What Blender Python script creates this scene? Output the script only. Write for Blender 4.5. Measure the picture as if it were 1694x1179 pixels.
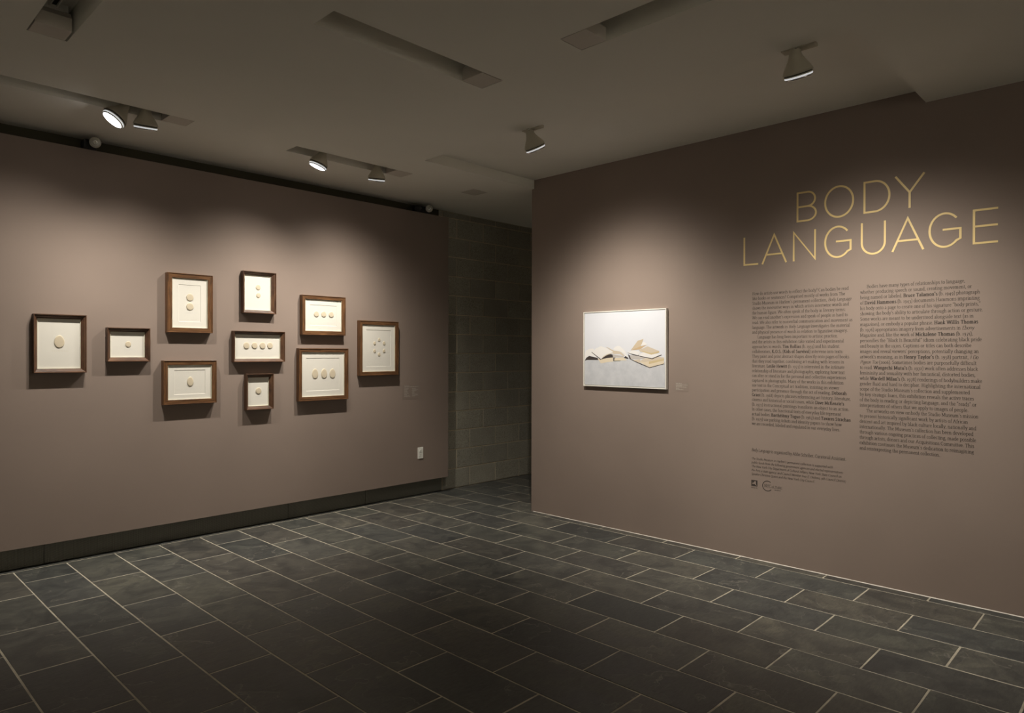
import bpy, bmesh, math, random
import numpy as np
from mathutils import Vector, Matrix
random.seed(7)
for o in list(bpy.data.objects): bpy.data.objects.remove(o)
sc = bpy.context.scene
COL = sc.collection

# ------------------------------------------------------------------ camera
H = 1.45
cam_d = bpy.data.cameras.new('camera'); cam = bpy.data.objects.new('camera', cam_d); COL.objects.link(cam)
cR = Vector((0.6925, -0.7214, 0.0021)).normalized()
cF = Vector((0.7214, 0.6925, -0.0046)).normalized()
cU = cR.cross(cF).normalized(); cR = cF.cross(cU).normalized()
cam.matrix_world = Matrix(((cR.x, cU.x, -cF.x, 0), (cR.y, cU.y, -cF.y, 0), (cR.z, cU.z, -cF.z, H), (0, 0, 0, 1)))
cam_d.sensor_width = 36; cam_d.lens = 24.124; cam_d.clip_start = .02
sc.camera = cam
def project(p):
    d = Vector(p) - Vector((0, 0, H)); z = d.dot(cF)
    if z < .05: return None
    return 847 + 1135.16 * d.dot(cR) / z, 589.5 - 1135.16 * d.dot(cU) / z

# ------------------------------------------------------------------ world, exposure
w = bpy.data.worlds.new('world'); sc.world = w; w.use_nodes = True
w.node_tree.nodes['Background'].inputs[0].default_value = (0, 0, 0, 1)
w.node_tree.nodes['Background'].inputs[1].default_value = 0
sc.view_settings.view_transform = 'Standard'; sc.view_settings.look = 'None'
sc.view_settings.exposure = 0.0; sc.view_settings.gamma = 1; sc.view_settings.use_curve_mapping = False
LIGHT_COL = (1.0, .93, .82)
# real lamps in view: name, lens centre, aim (tan x, tan y), watts, cone (deg), shines at camera, label
WIDE = [(0, 1.0), (12, .95), (22, .80), (32, .52), (42, .30), (52, .19), (60, .15)]
FLOOD = [(0, 1.0), (12, .97), (22, .84), (30, .62), (38, .36), (46, .15), (54, .04), (60, .01)]
# lens centre, bell tilt (tan x, tan y), beam aim, watts, cone (deg), beam profile, label
LAMPS = [
 ((1.347, 4.712, 2.880), (-.72, .03), (-.30, .33), 88, 110, WIDE, 'white bell spotlight with a large glowing lens tilted left, in the leftmost slot'),
 ((1.540, 4.720, 2.871), (.065, .30), (.08, .32), 108, 108, WIDE, 'white bell spotlight aimed at the wall, right-hand one in the leftmost slot'),
 ((2.756, 4.715, 2.870), (-.33, .225), (-.20, .34), 146, 110, WIDE, 'white bell spotlight with glowing lens, left one of the pair in the middle slot'),
 ((3.303, 4.720, 2.861), (.108, .25), (.04, .29), 166, 126, WIDE, 'white bell spotlight facing down beside the cover plate of the middle slot'),
 ((3.480, 3.117, 2.830), (.58, -.04), (.60, .02), 208, 120, FLOOD, 'white bell spotlight on the recess edge above the framed photograph of books'),
 ((3.480, 1.351, 2.833), (.50, .00), (.52, -.03), 240, 120, FLOOD, 'white bell spotlight on the recess edge in front of the large yellow title'),
]
# unseen spotlights added behind the camera and down the corridor for dim fill light
FILL_LAMPS = [
 ((-.60, -3.30, 2.86), (0, -.45), (0, -1.0), 250, 110, WIDE, 'white bell spotlight behind the camera aimed at the front wall, left one'),
 ((2.20, -3.30, 2.86), (0, -.45), (0, -1.0), 250, 110, WIDE, 'white bell spotlight behind the camera aimed at the front wall, right one'),
 ((-2.35, 1.60, 2.86), (-.45, 0), (-.6, 0), 130, 100, WIDE, 'added unseen fill spotlight, white bell, aimed at the side wall left of the camera, farther one'),
 ((-2.35, -1.20, 2.86), (-.45, 0), (-.6, 0), 130, 100, WIDE, 'added unseen fill spotlight, white bell, aimed at the side wall left of the camera, nearer one'),
 ((7.40, 4.90, 2.86), (.25, .0), (.3, .0), 110, 100, WIDE, 'white bell spotlight at the hidden end of the corridor'),
]

# ------------------------------------------------------------------ helpers
def tag(o, label=None, cat=None, group=None, kind=None):
    if label: o['label'] = label
    if cat: o['category'] = cat
    if group: o['group'] = group
    if kind: o['kind'] = kind
    return o
def link(name, me, m=None, parent=None, loc=None):
    o = bpy.data.objects.new(name, me); COL.objects.link(o)
    if m is not None and me is not None:
        for q in (m if isinstance(m, (list, tuple)) else [m]): me.materials.append(q)
    if parent: o.parent = parent
    if loc is not None: o.location = loc
    return o
def empty(name, loc=(0, 0, 0), rot=None):
    o = bpy.data.objects.new(name, None); COL.objects.link(o); o.location = loc
    o.empty_display_size = .05
    return o
class MB:
    def __init__(s): s.v = []; s.f = []; s.mi = []; s.sm = []
    def add(s, V, F, mi=0, smooth=False):
        n = len(s.v); s.v += [tuple(p) for p in V]; s.f += [tuple(i + n for i in f) for f in F]
        s.mi += [mi] * len(F); s.sm += [smooth] * len(F)
    def box(s, a, b, mi=0):
        x0, y0, z0 = a; x1, y1, z1 = b
        V = [(x0,y0,z0),(x1,y0,z0),(x1,y1,z0),(x0,y1,z0),(x0,y0,z1),(x1,y0,z1),(x1,y1,z1),(x0,y1,z1)]
        s.add(V, [(0,3,2,1),(4,5,6,7),(0,1,5,4),(1,2,6,5),(2,3,7,6),(3,0,4,7)], mi)
    def bbox(s, a, b, c, mi=0):            # box with chamfered edges (c)
        x0, y0, z0 = a; x1, y1, z1 = b; V = []
        for z, k in ((z0, c), (z0 + c, 0), (z1 - c, 0), (z1, c)):
            for cx, cy, sx, sy in ((x0, y0, 1, 1), (x1, y0, -1, 1), (x1, y1, -1, -1), (x0, y1, 1, -1)):
                if k: V += [(cx + sx * c, cy + sy * c, z)] * 2
                else:
                    p1 = (cx + sx * c, cy, z); p2 = (cx, cy + sy * c, z)
                    V += [p2, p1] if (sx * sy > 0) else [p1, p2]
        F = [tuple(range(7, -1, -1)), tuple(range(24, 32))]
        for l in range(3):
            for i in range(8):
                j = (i + 1) % 8; F.append((l*8+i, l*8+j, l*8+8+j, l*8+8+i))
        s.add(V, F, mi)
    def lathe(s, prof, n=32, mi=0, smooth=True, M=None, cap0=False, cap1=False):
        V = []; F = []
        for r, z in prof:
            for i in range(n):
                a = 2 * math.pi * i / n; V.append((r * math.cos(a), r * math.sin(a), z))
        for l in range(len(prof) - 1):
            for i in range(n):
                j = (i + 1) % n; F.append((l*n+i, l*n+j, l*n+n+j, l*n+n+i))
        if M is not None: V = [tuple(M @ Vector(p)) for p in V]
        s.add(V, F, mi, smooth)
        k = len(prof) - 1
        if cap0: s.add([V[i] for i in range(n)], [tuple(range(n - 1, -1, -1))], mi)
        if cap1: s.add([V[k*n+i] for i in range(n)], [tuple(range(n))], mi)
    def build(s, name, m=None, parent=None, loc=None, recalc=False):
        me = bpy.data.meshes.new(name); me.from_pydata(s.v, [], s.f)
        me.polygons.foreach_set('material_index', s.mi); me.polygons.foreach_set('use_smooth', s.sm)
        if recalc:
            bm = bmesh.new(); bm.from_mesh(me); bmesh.ops.remove_doubles(bm, verts=bm.verts, dist=1e-6)
            bmesh.ops.recalc_face_normals(bm, faces=bm.faces); bm.to_mesh(me); bm.free()
        me.update()
        return link(name, me, m, parent, loc)
def origin_at(o, p):
    """move a mesh object's origin to p without moving its geometry"""
    o.data.transform(Matrix.Translation(-Vector(p))); o.location = p

# ------------------------------------------------------------------ materials
def mat(name, col, rough=.6, metal=0, spec=.5, emit=None, es=0):
    m = bpy.data.materials.new(name); m.use_nodes = True; b = m.node_tree.nodes['Principled BSDF']
    b.inputs['Base Color'].default_value = (*col, 1); b.inputs['Roughness'].default_value = rough
    b.inputs['Metallic'].default_value = metal; b.inputs['Specular IOR Level'].default_value = spec
    if emit: b.inputs['Emission Color'].default_value = (*emit, 1); b.inputs['Emission Strength'].default_value = es
    return m
def N(m, t, **k):
    n = m.node_tree.nodes.new(t)
    for a, b in k.items():
        if a.startswith('i_'):
            key = a[2:].replace('_', ' ')
            n.inputs[int(key) if key.isdigit() else key].default_value = b
        else: setattr(n, a, b)
    return n
def L(m, a, b): m.node_tree.links.new(a, b)
def ramp(m, src, stops, interp='LINEAR'):
    r = N(m, 'ShaderNodeValToRGB'); e = r.color_ramp.elements; r.color_ramp.interpolation = interp
    while len(e) < len(stops): e.new(.5)
    for q, (p, c) in zip(e, stops): q.position = p; q.color = (*c, 1) if len(c) == 3 else c
    L(m, src, r.inputs[0]); return r.outputs[0]
def coords(m, scale=(1, 1, 1), rnd=False, kind='Object'):
    tc = N(m, 'ShaderNodeTexCoord'); mp = N(m, 'ShaderNodeMapping'); mp.inputs['Scale'].default_value = scale
    L(m, tc.outputs[kind], mp.inputs[0])
    if rnd:
        oi = N(m, 'ShaderNodeObjectInfo'); mul = N(m, 'ShaderNodeMath', operation='MULTIPLY'); mul.inputs[1].default_value = 97.0
        L(m, oi.outputs['Random'], mul.inputs[0]); L(m, mul.outputs[0], mp.inputs['Location'])
        return mp.outputs[0], oi.outputs['Random']
    return mp.outputs[0]
def noise(m, vec, scale, detail=3, rough=.55, dist=0):
    n = N(m, 'ShaderNodeTexNoise'); n.inputs['Scale'].default_value = scale; n.inputs['Detail'].default_value = detail
    n.inputs['Roughness'].default_value = rough; n.inputs['Distortion'].default_value = dist
    L(m, vec, n.inputs['Vector']); return n.outputs[0]
def bump(m, h, strength, dist=.002, prev=None):
    b = N(m, 'ShaderNodeBump'); b.inputs['Strength'].default_value = strength; b.inputs['Distance'].default_value = dist
    L(m, h, b.inputs['Height'])
    if prev is not None: L(m, prev, b.inputs['Normal'])
    L(m, b.outputs[0], m.node_tree.nodes['Principled BSDF'].inputs['Normal']); return b.outputs[0]
def BS(m): return m.node_tree.nodes['Principled BSDF']
def mix(m, fac, a, b, mode='MIX'):
    x = N(m, 'ShaderNodeMix', data_type='RGBA', blend_type=mode)
    for s, v in ((x.inputs[0], fac), (x.inputs[6], a), (x.inputs[7], b)):
        if isinstance(v, (int, float)): s.default_value = v
        elif isinstance(v, tuple): s.default_value = (*v, 1)
        else: L(m, v, s)
    return x.outputs[2]

def paint(name, col, rough=.75, amt=.05):
    m = mat(name, col, rough, spec=.25); v = coords(m)
    n = noise(m, v, 1.3, 2)
    c = ramp(m, n, [(.3, tuple(k * (1 - amt) for k in col)), (.7, tuple(min(1, k * (1 + amt)) for k in col))])
    L(m, c, BS(m).inputs['Base Color']); bump(m, noise(m, v, 220, 2), .12, .0006); return m
M_WALL = paint('taupe_wall_paint', (.265, .208, .176))
M_CEIL = paint('ceiling_paint', (.80, .785, .72), .85, .02)
M_PALE = paint('pale_wall_paint', (.74, .71, .64), .8, .02)
M_LAMP = mat('lamp_enamel', (.52, .49, .40), .42, spec=.4)
M_CHROME = mat('chrome', (.75, .76, .76), .16, 1)
M_BLACK = mat('black_rubber', (.012, .012, .012), .6)
M_DARK = mat('dark_gap', (.075, .068, .046), .9, spec=.1)
M_LEAK = mat('light_leak_diffuser', (.8, .8, .8), .3, emit=(.95, .98, 1), es=.5)
M_LENS = mat('lamp_lens', (.9, .9, .9), .2, emit=(1, .98, .95), es=9)
M_GREY = mat('junction_cover_enamel', (.60, .56, .50), .6)
M_PLASTIC = mat('ivory_plastic', (.92, .91, .85), .35)
M_SLOT = mat('outlet_slots', (.05, .045, .04), .6)
M_YEL = mat('yellow_vinyl', (.80, .61, .28), .45, spec=.3)
M_INK = mat('dark_vinyl', (.058, .047, .042), .6, spec=.2)
M_INKL = mat('pale_label_ink', (.40, .36, .31), .6)
M_TAPE = mat('label_film', (.245, .195, .165), .5, spec=.4)
M_SPACE = mat('frame_spacer', (.70, .68, .55), .6)
M_WFRAME = mat('white_frame_lacquer', (.80, .78, .72), .35)
M_PVC = mat('pale_caulk', (.62, .58, .52), .6)
M_GLS = mat('clear_lamp_glass', (.45, .44, .38), .12, spec=.8)

def mk_cmu():
    m = mat('concrete_block', (.16, .15, .115), .93, spec=.2); v, r = coords(m, rnd=True)
    big = noise(m, v, 5, 3); fine = noise(m, v, 130, 4, .75); vo = N(m, 'ShaderNodeTexVoronoi'); vo.inputs['Scale'].default_value = 190; L(m, v, vo.inputs['Vector'])
    c = ramp(m, fine, [(.36, (.09, .087, .072)), (.46, (.33, .315, .262)), (.60, (.44, .42, .35)), (.76, (.62, .59, .50))])
    c2 = mix(m, .3, c, ramp(m, big, [(.3, (.25, .238, .20)), (.7, (.40, .382, .32))]))
    t = mix(m, 1.0, c2, ramp(m, r, [(0, (.90, .90, .90)), (1, (1.08, 1.07, 1.04))]), 'MULTIPLY')
    L(m, t, BS(m).inputs['Base Color'])
    b1 = bump(m, fine, .8, .002); bump(m, ramp(m, vo.outputs['Distance'], [(0, (0, 0, 0)), (.3, (1, 1, 1))]), .6, .002, b1); return m
M_CMU = mk_cmu()
M_MORTAR = mat('mortar', (.62, .52, .37), .95)
def mk_slate():
    m = mat('slate', (.06, .062, .056), .5, spec=.42); v, r = coords(m, rnd=True)
    st = N(m, 'ShaderNodeMapping'); st.inputs['Scale'].default_value = (1, 3.2, 1); L(m, v, st.inputs[0])
    base = ramp(m, r, [(0, (.048, .051, .050)), (.2, (.076, .076, .066)), (.4, (.055, .057, .056)), (.6, (.064, .061, .055)), (.8, (.080, .078, .069)), (1, (.060, .063, .061))])
    n1 = noise(m, v, 4.5, 5, .62, 1.2); n2 = noise(m, st.outputs[0], 22, 5, .7, .6); n3 = noise(m, v, 150, 3, .6)
    c = mix(m, 1.0, base, ramp(m, n1, [(.28, (.62, .65, .70)), (.5, (1, 1, 1)), (.72, (1.42, 1.40, 1.30))]), 'MULTIPLY')
    c = mix(m, 1.0, c, ramp(m, n2, [(.25, (.72, .72, .72)), (.75, (1.35, 1.34, 1.3))]), 'MULTIPLY')
    # cleft edges: thin pale curves where a flake of the slate has split away
    ad = N(m, 'ShaderNodeVectorMath', operation='ADD'); wn = N(m, 'ShaderNodeTexNoise'); wn.inputs['Scale'].default_value = 6; wn.inputs['Detail'].default_value = 4; L(m, v, wn.inputs['Vector'])
    sc_ = N(m, 'ShaderNodeVectorMath', operation='SCALE'); sc_.inputs['Scale'].default_value = .34; L(m, wn.outputs[1], sc_.inputs[0])
    L(m, v, ad.inputs[0]); L(m, sc_.outputs[0], ad.inputs[1])
    low = N(m, 'ShaderNodeTexNoise'); low.inputs['Scale'].default_value = 3.1; low.inputs['Detail'].default_value = 2.6; low.inputs['Roughness'].default_value = .45; L(m, ad.outputs[0], low.inputs['Vector'])
    line = ramp(m, low.outputs[0], [(.570, (0, 0, 0)), (.5755, (1, 1, 1)), (.584, (0, 0, 0))])
    step = ramp(m, low.outputs[0], [(.5735, (0, 0, 0)), (.578, (1, 1, 1))])
    brk = ramp(m, noise(m, v, 5, 2), [(.44, (0, 0, 0)), (.56, (1, 1, 1))])
    lf = mix(m, 1.0, line, brk, 'MULTIPLY'); lf2 = mix(m, 1.0, lf, (.75, .75, .75), 'MULTIPLY')
    c = mix(m, 1.0, c, ramp(m, step, [(0, (1, 1, 1)), (1, (1.16, 1.15, 1.12))]), 'MULTIPLY')
    c = mix(m, lf2, c, (.19, .18, .155))
    speck = ramp(m, noise(m, v, 36, 2, .5), [(.765, (0, 0, 0)), (.80, (.5, .5, .5))])
    c = mix(m, speck, c, (.16, .15, .12))
    L(m, c, BS(m).inputs['Base Color'])
    rr = ramp(m, n1, [(.3, (.40, .40, .40)), (.7, (.58, .58, .58))]); L(m, rr, BS(m).inputs['Roughness'])
    b = bump(m, n2, .35, .003); b = bump(m, n3, .25, .0008, b); bump(m, step, .35, .0012, b); return m
M_SLATE = mk_slate()
def mk_grout():
    m = mat('grout', (.30, .27, .205), .9); v = coords(m)
    L(m, ramp(m, noise(m, v, 7, 4, .7), [(.3, (.30, .272, .215)), (.7, (.58, .53, .42))]), BS(m).inputs['Base Color']); return m
M_GROUT = mk_grout()
def mk_wood(name, c0, c1, c2):
    m = mat(name, c1, .42, spec=.4); v, r = coords(m, (1, 1, 1), rnd=True)
    # grain follows the long direction of the rail, stored as UV u
    uv = N(m, 'ShaderNodeUVMap'); mp = N(m, 'ShaderNodeMapping'); mp.inputs['Scale'].default_value = (3.0, 60, 1); L(m, uv.outputs[0], mp.inputs[0])
    oi = N(m, 'ShaderNodeMath', operation='MULTIPLY'); oi.inputs[1].default_value = 31; L(m, r, oi.inputs[0]); L(m, oi.outputs[0], mp.inputs['Location'])
    n = noise(m, mp.outputs[0], 2.2, 5, .62, .8)
    L(m, ramp(m, n, [(.3, c0), (.5, c1), (.72, c2)]), BS(m).inputs['Base Color'])
    bump(m, n, .15, .0006); return m
M_WOOD = mk_wood('walnut_satin', (.040, .019, .009), (.118, .055, .023), (.215, .105, .042))
M_WOODD = mk_wood('walnut_dark', (.034, .018, .011), (.092, .045, .025), (.150, .076, .038))
def mk_paper():
    m = mat('cotton_paper', (.74, .715, .65), .9, spec=.15); v = coords(m)
    bump(m, noise(m, v, 260, 3), .2, .0005); return m
M_PAPER = mk_paper()
def mk_egg():
    m = mat('handmade_paper_egg', (.62, .54, .405), .85, spec=.2); v = coords(m)
    bump(m, noise(m, v, 420, 3), .3, .0006); return m
M_EGG = mk_egg()
def mk_glass():
    m = bpy.data.materials.new('glazing'); m.use_nodes = True; nt = m.node_tree; nt.nodes.clear()
    o = nt.nodes.new('ShaderNodeOutputMaterial'); mx = nt.nodes.new('ShaderNodeMixShader'); t = nt.nodes.new('ShaderNodeBsdfTransparent')
    g = nt.nodes.new('ShaderNodeBsdfGlossy'); g.inputs['Roughness'].default_value = .03; fr = nt.nodes.new('ShaderNodeMath'); fr.operation = 'MULTIPLY'; fr.inputs[1].default_value = .07
    lw = nt.nodes.new('ShaderNodeLayerWeight'); lw.inputs[0].default_value = .5; nt.links.new(lw.outputs['Facing'], fr.inputs[0])
    t.inputs[0].default_value = (1, 1, 1, 1)
    nt.links.new(fr.outputs[0], mx.inputs[0]); nt.links.new(t.outputs[0], mx.inputs[1]); nt.links.new(g.outputs[0], mx.inputs[2]); nt.links.new(mx.outputs[0], o.inputs[0]); return m
M_GLAZE = mk_glass()
def mk_grille():
    m = mat('perforated_dark_metal', (.035, .034, .028), .5, .3, .4)
    tc = N(m, 'ShaderNodeTexCoord'); vs = []
    sep = N(m, 'ShaderNodeSeparateXYZ'); L(m, tc.outputs['Object'], sep.inputs[0])
    def saw(out, f):
        a = N(m, 'ShaderNodeMath', operation='MULTIPLY'); a.inputs[1].default_value = f; L(m, out, a.inputs[0])
        b = N(m, 'ShaderNodeMath', operation='SINE'); L(m, a.outputs[0], b.inputs[0]); return b.outputs[0]
    ad = N(m, 'ShaderNodeMath', operation='ADD'); L(m, sep.outputs[0], ad.inputs[0]); L(m, sep.outputs[2], ad.inputs[1])
    sb = N(m, 'ShaderNodeMath', operation='SUBTRACT'); L(m, sep.outputs[0], sb.inputs[0]); L(m, sep.outputs[2], sb.inputs[1])
    a = saw(ad.outputs[0], 2 * math.pi / .013); b = saw(sb.outputs[0], 2 * math.pi / .013)
    mu = N(m, 'ShaderNodeMath', operation='MULTIPLY_ADD'); L(m, a, mu.inputs[0]); L(m, b, mu.inputs[1]); mu.inputs[2].default_value = .5
    L(m, ramp(m, mu.outputs[0], [(.15, (.10, .10, .085)), (.85, (.27, .265, .22))]), BS(m).inputs['Base Color'])
    bump(m, mu.outputs[0], .5, .002); return m
M_GRILLE = mk_grille()
PR = {'wht': (.78, .765, .755), 'pag': (.60, .52, .42), 'crm': (.69, .60, .46), 'drk': (.055, .045, .042), 'gry': (.50, .47, .45),
      'grn': (.13, .14, .08), 'tan': (.58, .48, .35), 'bge': (.56, .41, .25), 'och': (.58, .47, .28)}
PRM = {k: mat('print_' + k, v, .55, spec=.2) for k, v in PR.items()}
def mk_print(name, c0, c1, s):
    m = mat(name, c0, .5, spec=.2); v = coords(m)
    L(m, ramp(m, noise(m, v, s, 4, .65), [(.3, c0), (.7, c1)]), BS(m).inputs['Base Color']); return m
PRM['bg'] = mk_print('print_backdrop', (.665, .68, .735), (.70, .715, .765), 3)
PRM['flr'] = mk_print('print_concrete', (.50, .515, .55), (.60, .61, .64), 14)
PRINT=[('wht',[(3.6255,1.4289),(3.6025,1.4728),(3.5653,1.4902),(3.5241,1.4918),(3.4918,1.464),(3.4809,1.4166),(3.5239,1.425),(3.5651,1.4318),(3.5946,1.4159),(3.6232,1.3903)]),('drk',[(3.6254,1.3886),(3.5946,1.4142),(3.5651,1.4292),(3.5239,1.4224),(3.4756,1.4123),(3.468,1.3951),(3.5891,1.3941)]),('drk',[(3.6278,1.4482),(3.6178,1.4482),(3.6199,1.4114),(3.6276,1.3938)]),('crm',[(3.4755,1.408),(3.4173,1.4127),(3.3185,1.4175),(3.3164,1.3837),(3.3753,1.3789),(3.4435,1.3679)]),('drk',[(3.4468,1.397),(3.4226,1.4212),(3.3859,1.4367),(3.3444,1.4454),(3.3166,1.4404),(3.3185,1.4175),(3.3754,1.4129),(3.4173,1.4058)]),('drk',[(3.5424,1.4605),(3.5327,1.4632),(3.4362,1.4023),(3.4447,1.3962)]),('wht',[(3.5348,1.4614),(3.4919,1.4942),(3.444,1.5112),(3.3966,1.4982),(3.3136,1.464),(3.3393,1.4539),(3.3755,1.4453),(3.4121,1.4298),(3.4405,1.4031)]),('pag',[(3.4405,1.4031),(3.4121,1.4298),(3.3755,1.4453),(3.3393,1.4539),(3.3136,1.464),(3.3135,1.4539),(3.3444,1.4471),(3.3807,1.4368),(3.4121,1.4213)]),('gry',[(3.3238,1.4429),(3.2151,1.4306),(3.2121,1.4181),(3.3185,1.4175)]),('drk',[(3.3165,1.4175),(3.2929,1.416),(3.3061,1.388),(3.3164,1.3879)]),('crm',[(3.3031,1.4134),(3.2121,1.4181),(3.1841,1.3958),(3.3082,1.3897)]),('grn',[(3.3082,1.3914),(3.2371,1.3937),(3.2522,1.3885),(3.3082,1.3863)]),('wht',[(3.3167,1.4877),(3.2983,1.5045),(3.2729,1.5145),(3.2476,1.5093),(3.2123,1.4807),(3.1803,1.4349),(3.1723,1.4125),(3.2122,1.4457),(3.2424,1.4657),(3.2931,1.4725)]),('pag',[(3.3167,1.4657),(3.2626,1.4674),(3.2373,1.4607),(3.2022,1.4307),(3.2121,1.429),(3.2524,1.4456),(3.3166,1.4454)]),('tan',[(3.3914,1.5041),(3.3757,1.5015),(3.3085,1.4725),(3.2525,1.4665),(3.2606,1.4624),(3.3156,1.464)]),('drk',[(3.1942,1.4307),(3.1663,1.4126),(3.1722,1.4076),(3.2141,1.4139)]),('tan',[(3.1448,1.4781),(3.0797,1.5527),(3.025,1.5667),(3.0506,1.509),(3.1135,1.4871)]),('bge',[(3.1448,1.4756),(3.1135,1.4871),(3.0506,1.509),(2.9963,1.5176),(3.0582,1.4845),(3.1135,1.4789)]),('wht',[(3.0535,1.5131),(3.0268,1.5456),(2.9887,1.5249),(2.9982,1.5168)]),('pag',[(3.123,1.398),(3.0551,1.4051),(3.0531,1.3822),(3.0694,1.3722)]),('crm',[(3.0579,1.3805),(3.0263,1.407),(2.9181,1.4295),(2.8381,1.4203),(2.8379,1.3733),(2.9692,1.341)]),('pag',[(3.0598,1.3903),(3.0168,1.4111),(2.9181,1.4295),(2.8381,1.4203),(2.8381,1.4131),(2.9741,1.3895),(3.0167,1.3826)]),('och',[(2.9741,1.3879),(2.838,1.4115),(2.838,1.3972),(2.974,1.3668)]),('drk',[(3.1328,1.3963),(3.121,1.3964),(3.0627,1.3756),(2.9673,1.3418),(2.8379,1.3733),(2.8379,1.3685),(2.9673,1.3362),(3.0694,1.3706)]),('gry',[(3.1625,1.4392),(3.0696,1.4312),(3.0073,1.4169),(3.0263,1.4086),(3.1446,1.4044)]),('drk',[(3.1724,1.4458),(3.1605,1.4392),(3.1407,1.4045),(3.1132,1.3948),(3.1249,1.393),(3.1574,1.4077)]),('wht',[(3.1804,1.459),(3.1232,1.4764),(3.0572,1.464),(3.0726,1.4378),(3.1231,1.4459)]),('drk',[(3.1803,1.4582),(3.1231,1.4442),(3.0725,1.4362),(3.0668,1.4427),(3.0648,1.4345),(3.0745,1.4312),(3.1251,1.4393)]),('wht',[(3.0649,1.446),(3.017,1.464),(2.8628,1.4433),(2.946,1.4132),(3.0629,1.4329)]),('drk',[(3.0629,1.4329),(2.946,1.4132),(2.861,1.4433),(2.8591,1.4377),(2.9441,1.4068),(3.0629,1.428)]),('pag',[(3.065,1.487),(3.0314,1.4901),(2.9887,1.5087),(2.8822,1.4705),(2.9546,1.4543),(3.038,1.4624),(3.0505,1.464)]),('och',[(3.0457,1.4763),(2.9546,1.4543),(2.8813,1.4705),(2.8803,1.4584),(2.9527,1.4414),(3.0265,1.4624)]),('pag',[(3.0698,1.4821),(3.0554,1.482),(3.0409,1.464),(3.0505,1.4624)])]

# ------------------------------------------------------------------ dimensions
HC, HR = 2.957, 3.037            # ceiling, recess ceiling
YL, YP, YPB = 5.5645, 5.4645, 5.5095   # block wall, panel face, panel back
XR, YE = 4.6834, 4.245           # right wall face, its end
X0, X1, Y0 = -3.2, 8.6, -4.2     # extent of the room
RX0, RX1, RY0, RY1 = 3.402, XR, 1.065, 4.218   # recess
SLOTS = [ (.73, 4.592, 1.795, 4.742, 'x', 1), (2.525, 4.605, 3.59, 4.77, 'x', 1), (1.641, 2.668, 2.706, 2.838, 'x', 1),
          (2.536, 1.055, 2.705, 2.122, 'y', 1), (.745, 2.805, .910, 3.870, 'y', 1) ]

def struct(o): o['kind'] = 'structure'; return o

# ------------------------------------------------------------------ ceiling with its slots and recess
def build_ceiling():
    m = MB(); T = .125
    holes = [(s[0], s[1], s[2], s[3], HC + T) for s in SLOTS] + [(RX0, RY0, RX1, RY1, HR)]
    xs = sorted({X0, X1} | {h[0] for h in holes} | {h[2] for h in holes}); ys = sorted({Y0, YL} | {h[1] for h in holes} | {h[3] for h in holes})
    for i in range(len(xs) - 1):
        for j in range(len(ys) - 1):
            cx, cy = (xs[i] + xs[i+1]) / 2, (ys[j] + ys[j+1]) / 2
            if any(h[0] < cx < h[2] and h[1] < cy < h[3] for h in holes): continue
            m.add([(xs[i], ys[j], HC), (xs[i], ys[j+1], HC), (xs[i+1], ys[j+1], HC), (xs[i+1], ys[j], HC)], [(0, 1, 2, 3)])
    for x0, y0, x1, y1, t in holes:
        c = [(x0, y0), (x1, y0), (x1, y1), (x0, y1)]
        for k in range(4):
            if x1 == XR and k == 1: continue
            a, b = c[k], c[(k + 1) % 4]; m.add([(*a, HC), (*b, HC), (*b, t), (*a, t)], [(0, 1, 2, 3)])
        m.add([(*p, t) for p in c], [(0, 3, 2, 1)])
    m.add([(X0, Y0, 3.3), (X1, Y0, 3.3), (X1, YL, 3.3), (X0, YL, 3.3)], [(0, 1, 2, 3)])
    return struct(m.build('ceiling', M_CEIL))
build_ceiling()

# ------------------------------------------------------------------ walls
def wall_box(name, a, b, m):
    q = MB(); q.box(a, b); return struct(q.build(name, m))
wall_box('wall_right', (XR, Y0, 0), (XR + 1.6, YE, HR), M_WALL)
wall_box('wall_front', (X0, Y0 - .1, 0), (XR, Y0, HC), M_PALE)
wall_box('wall_side', (X0 - .1, Y0, 0), (X0, YL, HC), M_PALE)
wall_box('wall_end', (X1, YE - 1, 0), (X1 + .1, YL, HC), M_PALE)
# floating painted wall in front of the block wall
q = MB(); q.bbox((X0, YP, .1558), (4.7296, YPB, 2.869), .0015); wl = struct(q.build('wall_left', M_WALL))
# black cover over the window strip above the floating wall
q = MB(); q.box((X0, YL - .006, 2.55), (4.672, YL - .001, HC - .001)); struct(q.build('trim_1', M_DARK))

# block wall: every block its own piece, mortar joints set back
q = MB(); q.box((X0, YL + .005, 0), (X1, YL + .15, HC)); wb = struct(q.build('wall_back', M_MORTAR))
CZ, BX, J = .2068, .3954, .0045
def block_mesh(w, h):
    b = MB(); b.bbox((-w/2, 0, -h/2), (w/2, .04, h/2), .0022); me = bpy.data.meshes.new('block')
    me.from_pydata(b.v, [], b.f); me.materials.append(M_CMU); return me
bm_cache = {}
for r in range(15):
    z0, z1 = r * CZ, min((r + 1) * CZ, HC)
    if z1 - z0 < .05: continue
    xj = 5.1297 if r % 2 == 0 else 5.3323
    k0 = math.floor((4.45 - xj) / BX)
    k = k0
    while xj + k * BX < 7.4:
        a, b = xj + k * BX, xj + (k + 1) * BX
        key = (round(b - a, 4), round(z1 - z0, 4))
        if key not in bm_cache: bm_cache[key] = block_mesh(b - a - J * 2, z1 - z0 - J * 2)
        link('block', bm_cache[key], None, wb, ((a + b) / 2, YL + random.uniform(-.0006, .0012), (z0 + z1) / 2)); k += 1

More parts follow.
